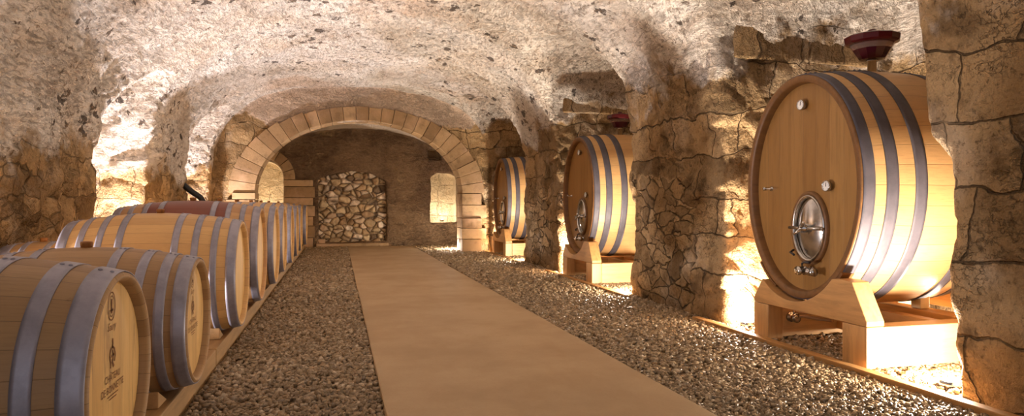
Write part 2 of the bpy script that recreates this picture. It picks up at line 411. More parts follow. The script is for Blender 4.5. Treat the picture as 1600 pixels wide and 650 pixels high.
# ------------------------------------------------------------------ the shell
NC, NA = .4, 2.68                 # nave centre and half width
NICHES = [(2.78, 4.9), (6.75, 9.17), (11.05, 13.45)]
def sup(c, a, z0, b, n, zb, m=72):
    pts = [(c + a, zb)]
    for i in range(m + 1):
        t = PI * i / m; ct, st = math.cos(t), math.sin(t)
        pts.append((c + a * math.copysign(abs(ct) ** (2 / n), ct), z0 + b * abs(st) ** (2 / n)))
    pts.append((c - a, zb)); return pts
def shell():
    v = MB()
    v.prism(sup(NC, NA, 1.25, 2.05, 2.9, -.3), -2.6, 13.6, 'y')
    for (a, b) in NICHES + [(-1.7, .55)]:
        c, h = (a + b) / 2, (b - a) / 2
        pr = sup(c, h, 1.95, 1.08, 2.9, -.3)
        if abs(a - NICHES[0][0]) < .01:
            pr = [p for p in pr if not (p[0] < a + .16 and p[1] > -.2)]
            pr = pr[:-1] + [(a + .16, 2.2), (a + .16, 1.5), (a + .15, 1.38), (a + .05, 1.3), (a, 1.24), pr[-1]]
        v.prism(pr, .4, 4.75, 'x')
    v.prism(sup(3.7, 1.05, 1.6, 1.1, 2.6, -.3), -3.15, .4, 'x'); v.prism(sup(-.6, 1.1, 1.6, 1.1, 2.6, -.3), -3.15, .4, 'x')
    v.prism([(7.3, -.3), (7.28, 1.3), (7.38, 1.65), (7.6, 1.98), (8.0, 2.28), (8.5, 2.5), (8.9, 2.62), (9.12, 2.62), (9.17, 2.5), (9.17, -.3)], -3.1, .4, 'x')
    v.prism([(11.35, -.3), (11.33, 1.7), (11.5, 2.15), (11.9, 2.5), (12.4, 2.7), (12.9, 2.7), (13.15, 2.4), (13.2, 2.0), (13.2, -.3)], -3.0, .4, 'x')
    v.prism(sup(.47, 2.02, 1.2, 1.46, 2.1, -.3), 13.4, 14.3, 'y')      # arch
    v.prism(sup(.47, 2.5, .95, 1.78, 2.15, -.3), 13.95, 15.9, 'y')     # far bay
    v.prism(sup(-1.6, .42, 1.55, .45, 2, -.3), 15.7, 16.7, 'y')        # far doorway
    v.prism([(2.13, .56), (2.78, .56), (2.78, 1.66), (2.62, 1.74), (2.3, 1.76), (2.13, 1.66)], 15.7, 16.5, 'y')
    v.prism([(-.44, .12), (1.1, .12), (1.1, 1.55), (.75, 1.7), (.33, 1.76), (-.1, 1.7), (-.44, 1.58)], 15.7, 16.22, 'y')
    v.prism([(2.1, 2.06), (2.4, 2.06), (2.4, 2.3), (2.1, 2.3)], 15.7, 16.3, 'y')
    o = v.build('shell_source', 'masonry', fix=True)
    md = o.modifiers.new('r', 'REMESH'); md.mode = 'VOXEL'; md.voxel_size = .03; md.adaptivity = 0
    dg = bpy.context.evaluated_depsgraph_get(); dg.update()
    ev = o.evaluated_get(dg); me = bpy.data.meshes.new_from_object(ev)
    bpy.data.objects.remove(o)
    n = len(me.vertices)
    co = np.empty(n * 3, np.float32); me.vertices.foreach_get('co', co); co = co.reshape(-1, 3)
    no = np.empty(n * 3, np.float32); me.vertices.foreach_get('normal', no); no = no.reshape(-1, 3)
    # relax a little then roughen
    ed = np.empty(len(me.edges) * 2, np.int32); me.edges.foreach_get('vertices', ed); ed = ed.reshape(-1, 2)
    for _ in range(2):
        acc = np.zeros_like(co); cnt = np.zeros(n)
        for a, b in ((0, 1), (1, 0)):
            np.add.at(acc, ed[:, a], co[ed[:, b]]); np.add.at(cnt, ed[:, a], 1)
        co = .5 * co + .5 * acc / np.maximum(cnt, 1)[:, None]
    d = np.empty(n, np.float32)
    fb = mnoise.fractal; V = Vector; vo = mnoise.voronoi
    for i in range(n):
        x, y, z = float(co[i, 0]), float(co[i, 1]), float(co[i, 2])
        if z < -.05: d[i] = 0; continue
        p = V((x, y, z))
        a = fb(p * .9, 1., 2., 3) * .045
        b = fb(V((x * 3.2, y * 2.2, z * 4.2)), .75, 2.1, 5) * .024
        k = 0.
        if z < 2.6 and y < 15.5:      # stones standing proud by differing amounts
            q = V((x * 2.3 + .25 * math.sin(y * 3), y * 1.9, z * 3.3 + .2 * math.sin((x + y) * 4)))
            dd, pp = vo(q)
            k = (math.sin(pp[0][0] * 37 + pp[0][1] * 11 + pp[0][2] * 23)) * .016 - max(0, .13 - (dd[1] - dd[0])) * .16
            k *= min(1, (2.6 - z) * 1.5)
            if y < 3.6 and x > 1: k *= .35; b *= .7
        lim = 1.
        if y > 13.3: lim = .6
        d[i] = (a + b - k) * lim
    co = co + no * d[:, None]
    me.vertices.foreach_set('co', co.ravel().astype(np.float32)); me.update()
    me.flip_normals(); me.update()
    vn = np.empty(n * 3, np.float32); me.vertices.foreach_get('normal', vn); vn = vn.reshape(-1, 3)
    nf = len(me.polygons)
    lt = np.empty(nf, np.int32); me.polygons.foreach_get('loop_total', lt)
    ls = np.empty(nf, np.int32); me.polygons.foreach_get('loop_start', ls)
    li = np.empty(len(me.loops), np.int32); me.loops.foreach_get('vertex_index', li)
    assert (lt == 4).all()
    F = li.reshape(-1, 4); C = co[F].mean(1)
    keep = (C[:, 2] > -.12) & (C[:, 1] > -2.5)
    back = C[:, 1] > 13.52
    ceil_ = (~back) & (C[:, 2] > 1.95)
    left = (~back) & (~ceil_) & (C[:, 0] < .4)
    right = (~back) & (~ceil_) & (C[:, 0] >= .4)
    for nm, msk, mt in (('ceiling', ceil_, 'masonry'), ('wall_left', left, 'masonry'), ('wall_right', right, 'masonry'), ('wall_back', back, 'masonry_back')):
        f = F[msk & keep]; u, inv = np.unique(f, return_inverse=True); f2 = inv.reshape(-1, 4)
        m2 = bpy.data.meshes.new(nm); m2.vertices.add(len(u)); m2.vertices.foreach_set('co', co[u].ravel())
        m2.loops.add(f2.size); m2.loops.foreach_set('vertex_index', f2.ravel().astype(np.int32))
        m2.polygons.add(len(f2)); m2.polygons.foreach_set('loop_start', np.arange(0, f2.size, 4, dtype=np.int32))
        m2.polygons.foreach_set('loop_total', np.full(len(f2), 4, np.int32))
        m2.update(calc_edges=True); m2.validate()
        m2.polygons.foreach_set('use_smooth', [True] * len(f2))
        m2.normals_split_custom_set_from_vertices([tuple(q) for q in vn[u].tolist()])
        m2.materials.append(M[mt])
        o = bpy.data.objects.new(nm, m2); COL.objects.link(o); tag(o, kind='structure')
    bpy.data.meshes.remove(me)
shell()

# floor: gravel bed, concrete path, loose stones
fl = MB().box((-3.6, -2.7, -.12), (5.2, 17, 0)).build('floor', 'gravel_bed'); tag(fl, kind='structure')
pb = MB(); ny = 60
PX0, PX1 = .215, 1.69
ringl = []
for i in range(ny + 1):
    y = -2.5 + (15.72 + 2.5) * i / ny
    a = PX0 + .001 * math.sin(y * 5.1); b = PX1 + .001 * math.sin(y * 4.3 + 1)
    ringl.append([(a, y, 0.001), (a + .004, y, .028), (a + .012, y, .032), (b - .012, y, .032), (b - .004, y, .028), (b, y, .001)])
pb.rings(ringl, False, (True, True), False)
o = pb.build('floor_path', 'path'); tag(o, kind='structure')

def pebbles():
    rg = np.random.default_rng(5)
    L = []
    def zone(x0, x1, y0, y1, dens, size):
        k = int((x1 - x0) * (y1 - y0) * dens)
        L.append(np.column_stack([rg.uniform(x0, x1, k), rg.uniform(y0, y1, k), np.full(k, size)]))
    for (x0, x1) in ((-.70, PX0 - .012), (PX1 + .012, 2.92)):
        zone(x0, x1, .9, 3.5, 3300, .0115); zone(x0, x1, 3.5, 7, 2000, .0145); zone(x0, x1, 7, 15.75, 950, .02)
    zone(-.6, 2.8, 15.73, 15.88, 900, .02)
    for (a, b) in NICHES:
        zone(3.01, 4.6, a + .03, b - .03, 1500 if a < 7 else 700, .014 if a < 7 else .02)
    for (a, b) in ((4.9, 6.75), (9.17, 11.05)): zone(2.92, 3.08, a, b, 1500, .016)
    A = np.concatenate(L); k = len(A)
    cube = np.array([(x, y, z) for z in (-1, 1) for y in (-1, 1) for x in (-1, 1)], float)
    V = cube[None] * (1 + rg.uniform(-.45, .25, (k, 8, 3)))
    V *= (A[:, 2][:, None, None]) * rg.uniform(.6, 1.35, (k, 1, 3)) * np.array([1, 1, .55])
    # random rotation
    q = rg.normal(size=(k, 4)); q[:, 0] += 1.2; q[:, 1:3] *= .45; q /= np.linalg.norm(q, axis=1)[:, None]
    w, x, y, z = q.T
    R = np.stack([1 - 2 * (y * y + z * z), 2 * (x * y - z * w), 2 * (x * z + y * w), 2 * (x * y + z * w), 1 - 2 * (x * x + z * z), 2 * (y * z - x * w), 2 * (x * z - y * w), 2 * (y * z + x * w), 1 - 2 * (x * x + y * y)], 1).reshape(-1, 3, 3)
    th = rg.uniform(0, 2 * PI, k); Z = np.zeros((k, 3, 3)); Z[:, 0, 0] = np.cos(th); Z[:, 0, 1] = -np.sin(th); Z[:, 1, 0] = np.sin(th); Z[:, 1, 1] = np.cos(th); Z[:, 2, 2] = 1
    V = np.einsum('kij,kvj->kvi', Z @ R, V)
    V[:, :, 0] += A[:, 0][:, None]; V[:, :, 1] += A[:, 1][:, None]; V[:, :, 2] += (rg.uniform(.2, 1.3, k) * A[:, 2] * .7)[:, None] + .002
    fc = np.array([(0, 2, 3, 1), (4, 5, 7, 6), (0, 1, 5, 4), (2, 6, 7, 3), (0, 4, 6, 2), (1, 3, 7, 5)])
    F = (fc[None] + (np.arange(k) * 8)[:, None, None]).reshape(-1, 4)
    me = bpy.data.meshes.new('gravel'); me.vertices.add(k * 8); me.vertices.foreach_set('co', V.astype(np.float32).ravel())
    me.loops.add(F.size); me.loops.foreach_set('vertex_index', F.ravel().astype(np.int32))
    me.polygons.add(len(F)); me.polygons.foreach_set('loop_start', np.arange(0, F.size, 4, dtype=np.int32))
    me.polygons.foreach_set('loop_total', np.full(len(F), 4, np.int32)); me.update(calc_edges=True)
    me.materials.append(M['pebble'])
    o = bpy.data.objects.new('gravel', me); COL.objects.link(o)
    tag(o, 'grey brown crushed gravel covering the floor on both sides of the path', 'gravel', kind='stuff')
pebbles()

# dry rubble filling the recess in the far wall
def rubble():
    X0, X1, Z0, Z1 = -.52, 1.18, .08, 1.8; st = .0125
    nx, nz = int((X1 - X0) / st), int((Z1 - Z0) / st)
    vs, cell, gap = [], [], []
    for j in range(nz + 1):
        for i in range(nx + 1):
            x, z = X0 + i * st, Z0 + j * st
            sc_ = 7 - 3.0 * mnoise.noise(Vector((x * 1.4, 3, z * 1.4)))
            q = Vector((x * 5.2 + .3 * mnoise.noise(Vector((x * 5, 0, z * 5))), 0, z * 7.5 + .3 * mnoise.noise(Vector((x * 5, 9, z * 5)))))
            dd, pp = mnoise.voronoi(q)
            e = dd[1] - dd[0]
            r = (math.sin(pp[0][0] * 91.7 + pp[0][2] * 47.3) * 43758.5) % 1
            g = max(0, 1 - e / .14)
            h = .09 * min(1, e / .3) ** .5 + .05 * r + .02 * mnoise.noise(Vector((x * 14, 2, z * 14)))
            if r > .93: h -= .06; 
            vs.append((x, 16.16 - h, z)); cell.append(r); gap.append(g)
    fs = [(j * (nx + 1) + i, j * (nx + 1) + i + 1, (j + 1) * (nx + 1) + i + 1, (j + 1) * (nx + 1) + i) for j in range(nz) for i in range(nx)]
    b = MB(); b.add(vs, fs, True)
    b.box((X0, 16.17, Z0), (X1, 16.24, Z1))
    o = b.build('wall_rubble', 'rubble', fix=False)
    for nm, arr in (('cell', cell), ('gap', gap)):
        a = o.data.attributes.new(nm, 'FLOAT', 'POINT'); a.data.foreach_set('value', arr + [0.] * 8)
    tag(o, kind='structure')
    s = MB(); s.box((-.48, 15.78, .0), (1.14, 16.05, .1), bev=.015); s.box((-.44, 15.9, .1), (-.28, 16.08, .2), bev=.02)
    tag(s.build('trim_1', 'ashlar'), kind='structure')
rubble()

# voussoirs of the transverse arch and its jambs, each block standing a little proud
def arch_ring():
    b = MB(); c = .47
    def pt(a, r, zz, n): return
    ai, bi, z0 = 2.0, 1.44, 1.22
    def inner(t): return (c + ai * math.cos(t), z0 + bi * math.sin(t))
    def outer(t, w):
        x, z = inner(t); nx, nz = math.cos(t) / ai, math.sin(t) / bi; l = math.hypot(nx, nz)
        return (x + nx / l * w, z + nz / l * w)
    N = 27; r = random.Random(3)
    ts = [PI * i / N for i in range(N + 1)]
    for i in range(N):
        m = (ts[i] + ts[i + 1]) / 2
        w = .26 + .2 * abs(math.cos(m)) ** 2 + r.uniform(-.015, .015); g = .0022
        y0 = 13.545 + r.uniform(-.012, .012)
        sub = 3; t0, t1 = ts[i] + g, ts[i + 1] - g
        prof = [inner(t0 + (t1 - t0) * k / sub) for k in range(sub + 1)] + [outer(t0 + (t1 - t0) * k / sub, w) for k in range(sub, -1, -1)]
        b.prism(prof, y0, 14.12, 'y')
    for sd in (-1, 1):
        z = 0.; i = 0
        while z < z0 - .02:
            h = min(r.uniform(.2, .3), z0 - z)
            if z0 - z - h < .1: h = z0 - z
            w = .5 if i % 2 else .4
            x0, x1 = c + sd * (2.0 - r.uniform(0, .01)), c + sd * (2.0 + w)
            b.box((min(x0, x1), 13.53 + r.uniform(-.012, .012), z + .004), (max(x0, x1), 14.12, z + h - .005)); z += h; i += 1
    o = b.build('trim_2', 'ashlar', bev=.006); tag(o, kind='structure')
    # arch of the far doorway
    b = MB(); c = -1.6; ai = .43; bi = .47; z0 = 1.55; N = 9
    for i in range(N):
        t0, t1 = PI * i / N + .01, PI * (i + 1) / N - .01
        f = lambda t, w: (c + (ai + w) * math.cos(t), z0 + (bi + w) * math.sin(t))
        b.prism([f(t0, 0), f((t0 + t1) / 2, 0), f(t1, 0), f(t1, .24), f((t0 + t1) / 2, .24), f(t0, .24)], 15.82 + r.uniform(-.01, .01), 16.2, 'y')
    for sd in (-1, 1):
        z = 0; i = 0
        while z < z0 - .01:
            h = min(r.uniform(.18, .3), z0 - z); w = (.66 if i % 2 else .62) if sd > 0 else .2
            if z0 - z - h < .1: h = z0 - z
            x0, x1 = c + sd * .43, c + sd * (.43 + w)
            b.box((min(x0, x1), 15.81 + r.uniform(-.01, .01), z + .004), (max(x0, x1), 16.2, z + h - .005)); z += h; i += 1
    tag(b.build('trim_3', 'ashlar', bev=.01), kind='structure')
arch_ring()

# ledge stones high in the niches
for k, (a, b_) in enumerate(NICHES):
    s = MB()
    for i in range(2):
        x0 = 3.14 + i * .74
        s.box((x0, b_ - .05 + .01 * i, 2.2 if k == 0 else 2.32), (x0 + .73 - .1 * i, b_ + .06, 2.62 - .04 * i), bev=.02)
    tag(s.build('trim_%d' % (k + 4), 'masonry_stone'), kind='structure')

# kerbs at the right niches
for k, (a, b_) in enumerate(NICHES):
    lab = ['pale timber kerb across the nearest niche on the right', 'timber kerb across the middle niche on the right', 'timber kerb across the farthest niche on the right'][k]
    lo = a - (1.6 if k == 0 else .22)
    tag(MB().box((2.93, lo, -.005), (3.0, b_ + .25, .04), bev=.006).build('kerb_board', 'kerb'), lab, 'kerb', 'timber kerbs along the niches')

# ------------------------------------------------------------------ barrels
def text_mesh(body, size, font_shear=0.):
    cu = bpy.data.curves.new('t', 'FONT'); cu.body = body; cu.size = size; cu.align_x = 'CENTER'; cu.shear = font_shear
    cu.resolution_u = 3
    o = bpy.data.objects.new('t', cu); COL.objects.link(o)
    dg = bpy.context.evaluated_depsgraph_get(); dg.update()
    me = bpy.data.meshes.new_from_object(o.evaluated_get(dg))
    vs = [v.co[:] for v in me.vertices]; fs = [tuple(p.vertices) for p in me.polygons]
    bpy.data.objects.remove(o); bpy.data.curves.remove(cu); bpy.data.meshes.remove(me)
    return vs, fs
def marks(x, R, which):
    """burnt marks on a barrel head, on plane x; image right = +y"""
    b = MB()
    def put(vs, fs, cy, cz): b.add([(x, cy + v[0], cz + v[1]) for v in vs], fs)
    def strip(pts, w):
        vs, fs = [], []
        for i, p in enumerate(pts):
            p = Vector(p); q = Vector(pts[min(i + 1, len(pts) - 1)]); o_ = Vector(pts[max(i - 1, 0)])
            d = (q - o_).normalized(); nn = Vector((-d.y, d.x)) * w / 2
            vs += [(*(p + nn), 0), (*(p - nn), 0)]
        for i in range(len(pts) - 1): fs.append((2 * i, 2 * i + 1, 2 * i + 3, 2 * i + 2))
        return vs, fs
    el = lambda a, c, n=24: [(a * math.cos(2 * PI * i / n), c * math.sin(2 * PI * i / n)) for i in range(n + 1)]
    # crest at the top: oval with a small tower
    put(*strip(el(.034, .042), .004), -.01, R * .68)
    put(*strip(el(.024, .031), .003), -.01, R * .68)
    put(*strip([(0, -.022), (0, .022)], .012), -.01, R * .68); put(*strip([(-.014, -.012), (.014, -.012)], .006), -.01, R * .68)
    v, f = text_mesh('Saury', .034, .35); put(v, f, -.01, R * .68 - .072)
    if which == 0: return b
    b = MB()
    # figure: a standing plume
    cz = .06; q = .62
    for pts, w in (([(0, .085), (.003, .06), (-.004, .04)], .01), ([(-.02, .035), (0, .045), (.02, .03), (.028, .0), (.018, -.03)], .007),
                   ([(-.02, .035), (-.03, .005), (-.018, -.03), (-.022, -.055)], .008), ([(.0, .03), (.006, .0), (-.002, -.03), (.012, -.055)], .01), ([(-.016, .0), (.014, .008)], .007)):
        put(*strip([(u * .9, v_ * q) for u, v_ in pts], w), 0, cz)
    v, f = text_mesh('CHÂTEAU', .031); put(v, f, 0, -.012)
    v, f = text_mesh('DE BONNETTE', .031); put(v, f, 0, -.046)
    put(*strip([(-.05, 0), (.05, 0)], .003), 0, -.056)
    put(*strip([(-.034, 0), (.034, 0)], .003), 0, -.066)
    return b
def make_barrel(name, label, L, Rh, Rb, body_mat, head_mat, hoops, mark, hoop_mat='galv', rim='rim_small'):
    """axis along local X, front head at +X; origin at ground contact height of the chime"""
    t = thing(name, label, 'barrel')
    R = lambda x: Rb - (Rb - Rh) * (2 * x / L) ** 2
    zc = Rh; th = .026; ins = .032
    b = MB(); n = 96; h = L / 2
    prof = [(-h + 2 * h * i / 40, R(-h + 2 * h * i / 40)) for i in range(41)]
    outer = [(-h, Rh - .012)] + [(-h + .004, Rh - .002)] + prof[1:-1] + [(h - .004, Rh - .002), (h, Rh - .01)]
    inner = [(h, Rh - .016), (h - .012, Rh - th), (h - ins - .03, Rh - th), (-h + ins + .03, Rh - th), (-h + .012, Rh - th), (-h, Rh - .016)]
    b.lathe(outer, n=n)
    b.lathe([outer[-1]] + inner[:3], n=n); b.lathe(inner[3:] + [outer[0]], n=n)
    b.build('staves', body_mat, t, loc=(0, 0, zc))
    for sgn, lst in ((1, 'f'), (-1, 'b')):
        hb = MB(); hx = h - ins
        rr = Rh - th + .004
        hb.lathe([(hx - .02, .001), (hx - .02, rr), (hx - .006, rr), (hx, rr - .012), (hx, .001)], n=n, smooth=False)
        ho = hb.build('head', head_mat, t, loc=(0, 0, zc))
        if sgn < 0: ho.rotation_euler = (0, 0, PI)
        elif mark:
            tag(marks(hx + .0015, Rh, 0).build('burnt_crest', 'ink', ho, fix=False), 'small oval crest above a script name')
            tag(marks(hx + .0015, Rh, 1).build('burnt_lettering', 'ink', ho, fix=False), 'burnt figure over lines of capitals')
    for (x, w) in hoops:
        for sg in (1, -1):
            c = sg * (h - x); g = MB()
            p = [(c - w / 2 + w * i / 4, R(max(-h, min(h, c - w / 2 + w * i / 4)))) for i in range(5)]
            g.lathe([(q, r + .0005) for q, r in p] + [(q, r + .0035) for q, r in p[::-1]], n=n, close=True)
            # lap with two rivets near the top
            a0 = PI / 2 + .12
            for dz in (-.25, .25):
                rr_ = R(c + dz * w) + .0035
                T = Matrix.Translation((c + dz * w, rr_ * math.cos(a0), rr_ * math.sin(a0))) @ Matrix.Rotation(a0 - PI / 2, 4, 'X')
                g.lathe([(0, .007), (.003, .006), (.005, .002)], 'z', 10, caps=(False, True), T=T)
            g.build('hoop', hoop_mat, t, loc=(0, 0, zc))
    g = MB(); g.lathe([(-.02, .02), (.018, .026), (.026, .024), (.028, .01)], 'z', 20, caps=(True, True))
    g.build('bung', 'bung', t, loc=(0, 0, zc + Rb))
    return t
HX = -.63
SMALLH = [(.037, .062), (.14, .046), (.285, .04)]
SMALLH2 = [(.034, .056), (.108, .04), (.198, .038), (.315, .036)]
BIGH = [(.032, .06), (.135, .04), (.245, .04), (.36, .042)]
ZB = .168
smalls = [(2.27, 'small oak barrel nearest the camera with burnt crest and lettering on its head'),
          (3.43, 'second small oak barrel from the camera, a brown bung on top')]
proto_s = None
for (y, lab) in smalls:
    if y < 3: o = make_barrel('oak_barrel', lab, .98, .312, .372, 'barrique', 'head_small', SMALLH, True)
    else: o = make_barrel('oak_barrel', lab, .95, .288, .348, 'barrique', 'head_small', SMALLH2, True)
    o.location = (HX - (.49 if y < 3 else .475), y, ZB); o['group'] = 'small barrels at the near end of the row'
bigs = [(4.95, .715 / 2, .415, 'first large pale barrel, behind the two small barrels, lower than the next'),
        (6.22, .8 / 2, .462, 'large barrel with a wine-red stained middle, right behind the first large pale barrel'),
        (7.5, .4, .462, 'large barrel next beyond the wine-stained barrel'),
        (8.8, .4, .462, 'second large barrel beyond the wine-stained barrel'),
        (10.1, .4, .462, 'third large barrel beyond the wine-stained barrel'),
        (11.4, .4, .462, 'fourth large barrel beyond the wine-stained barrel'),
        (12.7, .4, .462, 'fifth large barrel beyond the wine-stained barrel'),
        (14.62, .4, .462, 'last and farthest large barrel of the row, beyond the stone arch')]
proto_b = None
for k, (y, rh, rb, lab) in enumerate(bigs):
    L = 1.04 if k == 0 else 1.12
    if k == 0: o = make_barrel('oak_barrel', lab, L, rh, rb, 'puncheon', 'head_big', BIGH, False)
    elif k == 1: o = make_barrel('oak_barrel', lab, L, rh, rb, 'puncheon_red', 'head_big', BIGH, False)
    elif proto_b is None: o = proto_b = make_barrel('oak_barrel', lab, L, rh, rb, 'puncheon', 'head_big', BIGH, False)
    else: o = copy_tree(proto_b); o['label'] = lab
    o.location = (HX - L / 2 + rnd.uniform(-.01, .01), y, ZB); o['group'] = 'large barrels in the row along the left'
# low cask at the wall behind
o = make_barrel('oak_barrel', 'small cask by the left wall, mostly hidden behind the first large barrel', .46, .28, .31, 'barrique', 'head_small', [(.045, .085), (.16, .036)], False)
o.location = (-1.98, 5.33, .15)
tag(MB().box((-2.16, 5.0, 0), (-2.08, 5.66, .135), bev=.005).box((-1.86, 5.0, 0), (-1.78, 5.66, .135), bev=.005).build('barrel_rack', 'sleeper'), 'pair of low timbers under the hidden cask by the left wall', 'rack')
# sleepers
for (x0, x1, y0, y1, lab) in ((-.85, -.71, .9, 4.35, 'front timber rail under the two small barrels'), (-1.5, -1.37, .9, 4.35, 'rear timber rail under the two small barrels'),
                              (-.85, -.71, 4.37, 15.2, 'front timber rail under the large barrels'), (-1.67, -1.53, 4.37, 13.4, 'rear timber rail under the large barrels')):
    tag(MB().box((x0, y0, 0), (x1, y1, .126), bev=.008).build('barrel_rail', 'sleeper'), lab, 'rail')
# chocks: one beside each barrel on the front rail
ys = [(2.27, .33, 'the nearest small barrel'), (3.43, .33, 'the second small barrel')] + [(b[0], b[2], nm) for b, nm in zip(bigs, ['the first large barrel', 'the wine-stained barrel', 'the barrel next beyond the wine-stained one', 'the second barrel beyond the wine-stained one', 'the third barrel beyond the wine-stained one', 'the fourth barrel beyond the wine-stained one', 'the last barrel but one', 'the last barrel'])]
for (y, r, nm) in ys:
    for sg, w in ((1, 'far'), (-1, 'near')):
        prof = [(y + sg * .14, .127), (y + sg * .29, .127), (y + sg * .29, .2)]
        tag(MB().prism(prof, -.82, -.74, 'x').build('wooden_wedge', 'sleeper', bev=.004), 'timber wedge at the %s side of %s' % (w, nm), 'wedge', 'wedges chocking the barrels')

# ------------------------------------------------------------------ oval casks (front at local +X)
CL, CA, CB = 1.24, .585, .77
def make_cask(label):
    t = thing('oval_cask', label, 'wine cask')
    h = CL / 2; bu = .05
    ext = lambda x: bu * (1 - (2 * x / CL) ** 2)
    n = 128; th = .05; ins = .06; zc = 1.12
    b = MB()
    outer = [(-h, CA - .01, CB - .01)] + [(-h + 2 * h * i / 40, CA + ext(-h + 2 * h * i / 40), CB + ext(-h + 2 * h * i / 40)) for i in range(1, 40)] + [(h - .02, CA + .004, CB + .004)]
    b.lathe(outer, n=n); b.lathe([(-h + ins, CA - th, CB - th), (-h, CA - th, CB - th), outer[0]], n=n)
    b.build('staves', 'foudre', t, loc=(0, 0, zc))
    r = MB(); r.lathe([(h - .02, CA + .003, CB + .003), (h - .003, CA + .001, CB + .001), (h, CA - .008, CB - .008), (h - .004, CA - th + .008, CB - th + .008), (h - .014, CA - th, CB - th), (h - ins - .01, CA - th - .004, CB - th - .004)], n=n)
    tag(r.build('rim', 'rim', t, loc=(0, 0, zc)), 'dark bevelled end rim')
    for sg in (1, -1):
        hd = MB(); hx = h - ins
        hd.lathe([(hx - .03, .001, .001), (hx - .03, CA - th + .004, CB - th + .004), (hx, CA - th + .004, CB - th + .004), (hx, .001, .001)], n=n, smooth=False)
        o = hd.build('head', 'head_foudre', t, loc=(0, 0, zc))
        if sg < 0: o.rotation_euler = (0, 0, PI)
        else: front = o
    for x, w in ((.05, .075), (.205, .082), (.405, .085), (CL - .405, .085), (CL - .205, .082), (CL - .05, .075)):
        c = h - x; g = MB()
        p = [(c - w / 2 + w * i / 4) for i in range(5)]
        g.lathe([(q, CA + ext(q) + .0005, CB + ext(q) + .0005) for q in p] + [(q, CA + ext(q) + .006, CB + ext(q) + .006) for q in p[::-1]], n=n, close=True)
        for a0 in (1.42, 1.5):
            for dz in (-.25, .25):
                q = c + dz * w
                T = Matrix.Translation((q, (CA + ext(q) + .006) * math.cos(a0), (CB + ext(q) + .006) * math.sin(a0)))
                g.lathe([(0, .009), (.004, .008), (.007, .003)], 'z', 10, caps=(False, True), T=T)
        g.build('hoop', 'hoop', t, loc=(0, 0, zc))
    hx = h - ins
    # door
    d = MB(); dy, dz = .06, .835
    d.lathe([(hx - .002, .185, .255), (hx + .02, .183, .253), (hx + .026, .168, .238), (hx + .02, .158, .228), (hx - .002, .156, .226)], n=64)
    df = d.build('door_surround', 'rim', t, loc=(0, dy, dz))
    d = MB(); d.lathe([(hx, .158, .228), (hx + .03, .158, .228), (hx + .034, .152, .222), (hx + .03, .142, .212), (hx + .008, .138, .208)], n=64)
    dr = d.build('door_frame', 'steel', t, loc=(0, dy, dz))
    d = MB(); K = 8
    d.lathe([(hx + .004 + .03 * (1 - (k / K) ** 2), .001 + .137 * k / K, .001 + .207 * k / K) for k in range(K + 1)], n=64)
    d.build('door_plate', 'steel', dr)
    d = MB(); d.tube([(hx + .052, -.16, 0), (hx + .052, -.05, .0), (hx + .056, .05, 0), (hx + .052, .16, 0)], .011)
    for s_ in (-1, 1): d.tube([(hx + .01, .15 * s_, 0), (hx + .055, .15 * s_, 0)], .012)
    d.build('crossbar', 'steel', dr)
    d = MB(); d.lathe([(hx + .03, .03), (hx + .07, .03), (hx + .078, .022), (hx + .09, .02), (hx + .094, .001)], n=24)
    d.tube([(hx + .08, .0, 0), (hx + .09, .035, .03), (hx + .1, .05, .045)], [.012, .01, .007]); d.tube([(hx + .08, 0, 0), (hx + .09, -.035, -.03), (hx + .1, -.05, -.045)], [.012, .01, .007])
    d.build('wing_nut', 'steel', dr)
    d = MB(); d.tube([(hx + .01, -.17, -.16), (hx + .05, -.15, -.175), (hx + .06, -.1, -.19)], .008)
    tag(d.build('door_latch', 'rivet', dr), 'dark latch lever')
    # gauges
    for (gy, gz) in ((0.0, 1.69), (.25, 1.12)):
        g = MB(); g.lathe([(hx, .012), (hx + .02, .012), (hx + .02, .036), (hx + .04, .037), (hx + .044, .034), (hx + .04, .031)], n=32)
        go = g.build('gauge', 'steel', t, loc=(0, gy, gz))
        g = MB(); g.lathe([(hx + .0385, .032), (hx + .039, .001)], n=32); dl = g.build('dial', 'dial', go)
        g = MB(); g.tube([(hx + .041, 0, -.004), (hx + .041, .003, .022)], .0018, 6)
        for k in range(9):
            a = -.7 + k * (PI + 1.4) / 8
            g.box((hx + .0395, -.0009, .024), (hx + .0405, .0009, .029), T=Matrix.Rotation(a - PI / 2, 4, 'X'))
        tag(g.build('needle', 'rivet', go), 'dark needle and tick marks')
    # sample tap
    g = MB(); g.lathe([(hx, .018), (hx + .006, .018), (hx + .008, .009), (hx + .05, .009), (hx + .052, .013), (hx + .07, .013), (hx + .072, .001)], n=16)
    g.tube([(hx + .06, -.01, 0), (hx + .06, .075, -.004)], .006)
    g.build('sample_tap', 'steel', t, loc=(0, -.37, 1.115))
    # drain valve
    g = MB(); g.lathe([(hx, .03), (hx + .01, .03), (hx + .012, .017), (hx + .05, .017), (hx + .052, .03), (hx + .064, .03), (hx + .066, .02), (hx + .1, .022), (hx + .102, .03), (hx + .116, .03), (hx + .118, .001)], n=24)
    g.lathe([(-.05, .02), (-.048, .028), (-.03, .028), (-.028, .018), (.06, .018), (.062, .026), (.075, .026), (.077, .02), (.1, .02), (.102, .028), (.125, .028), (.127, .001)], 'y', 24, caps=(True, False), T=Matrix.Translation((hx + .08, 0, 0)))
    v = g.build('drain_valve', 'steel', t, loc=(0, .07, .545))
    g = MB(); g.tube([(hx + .08, .0, .02), (hx + .08, .0, .05), (hx + .085, .03, .062), (hx + .09, .09, .064)], [.007, .007, .008, .009]); g.build('valve_lever', 'rivet', v)
    return t
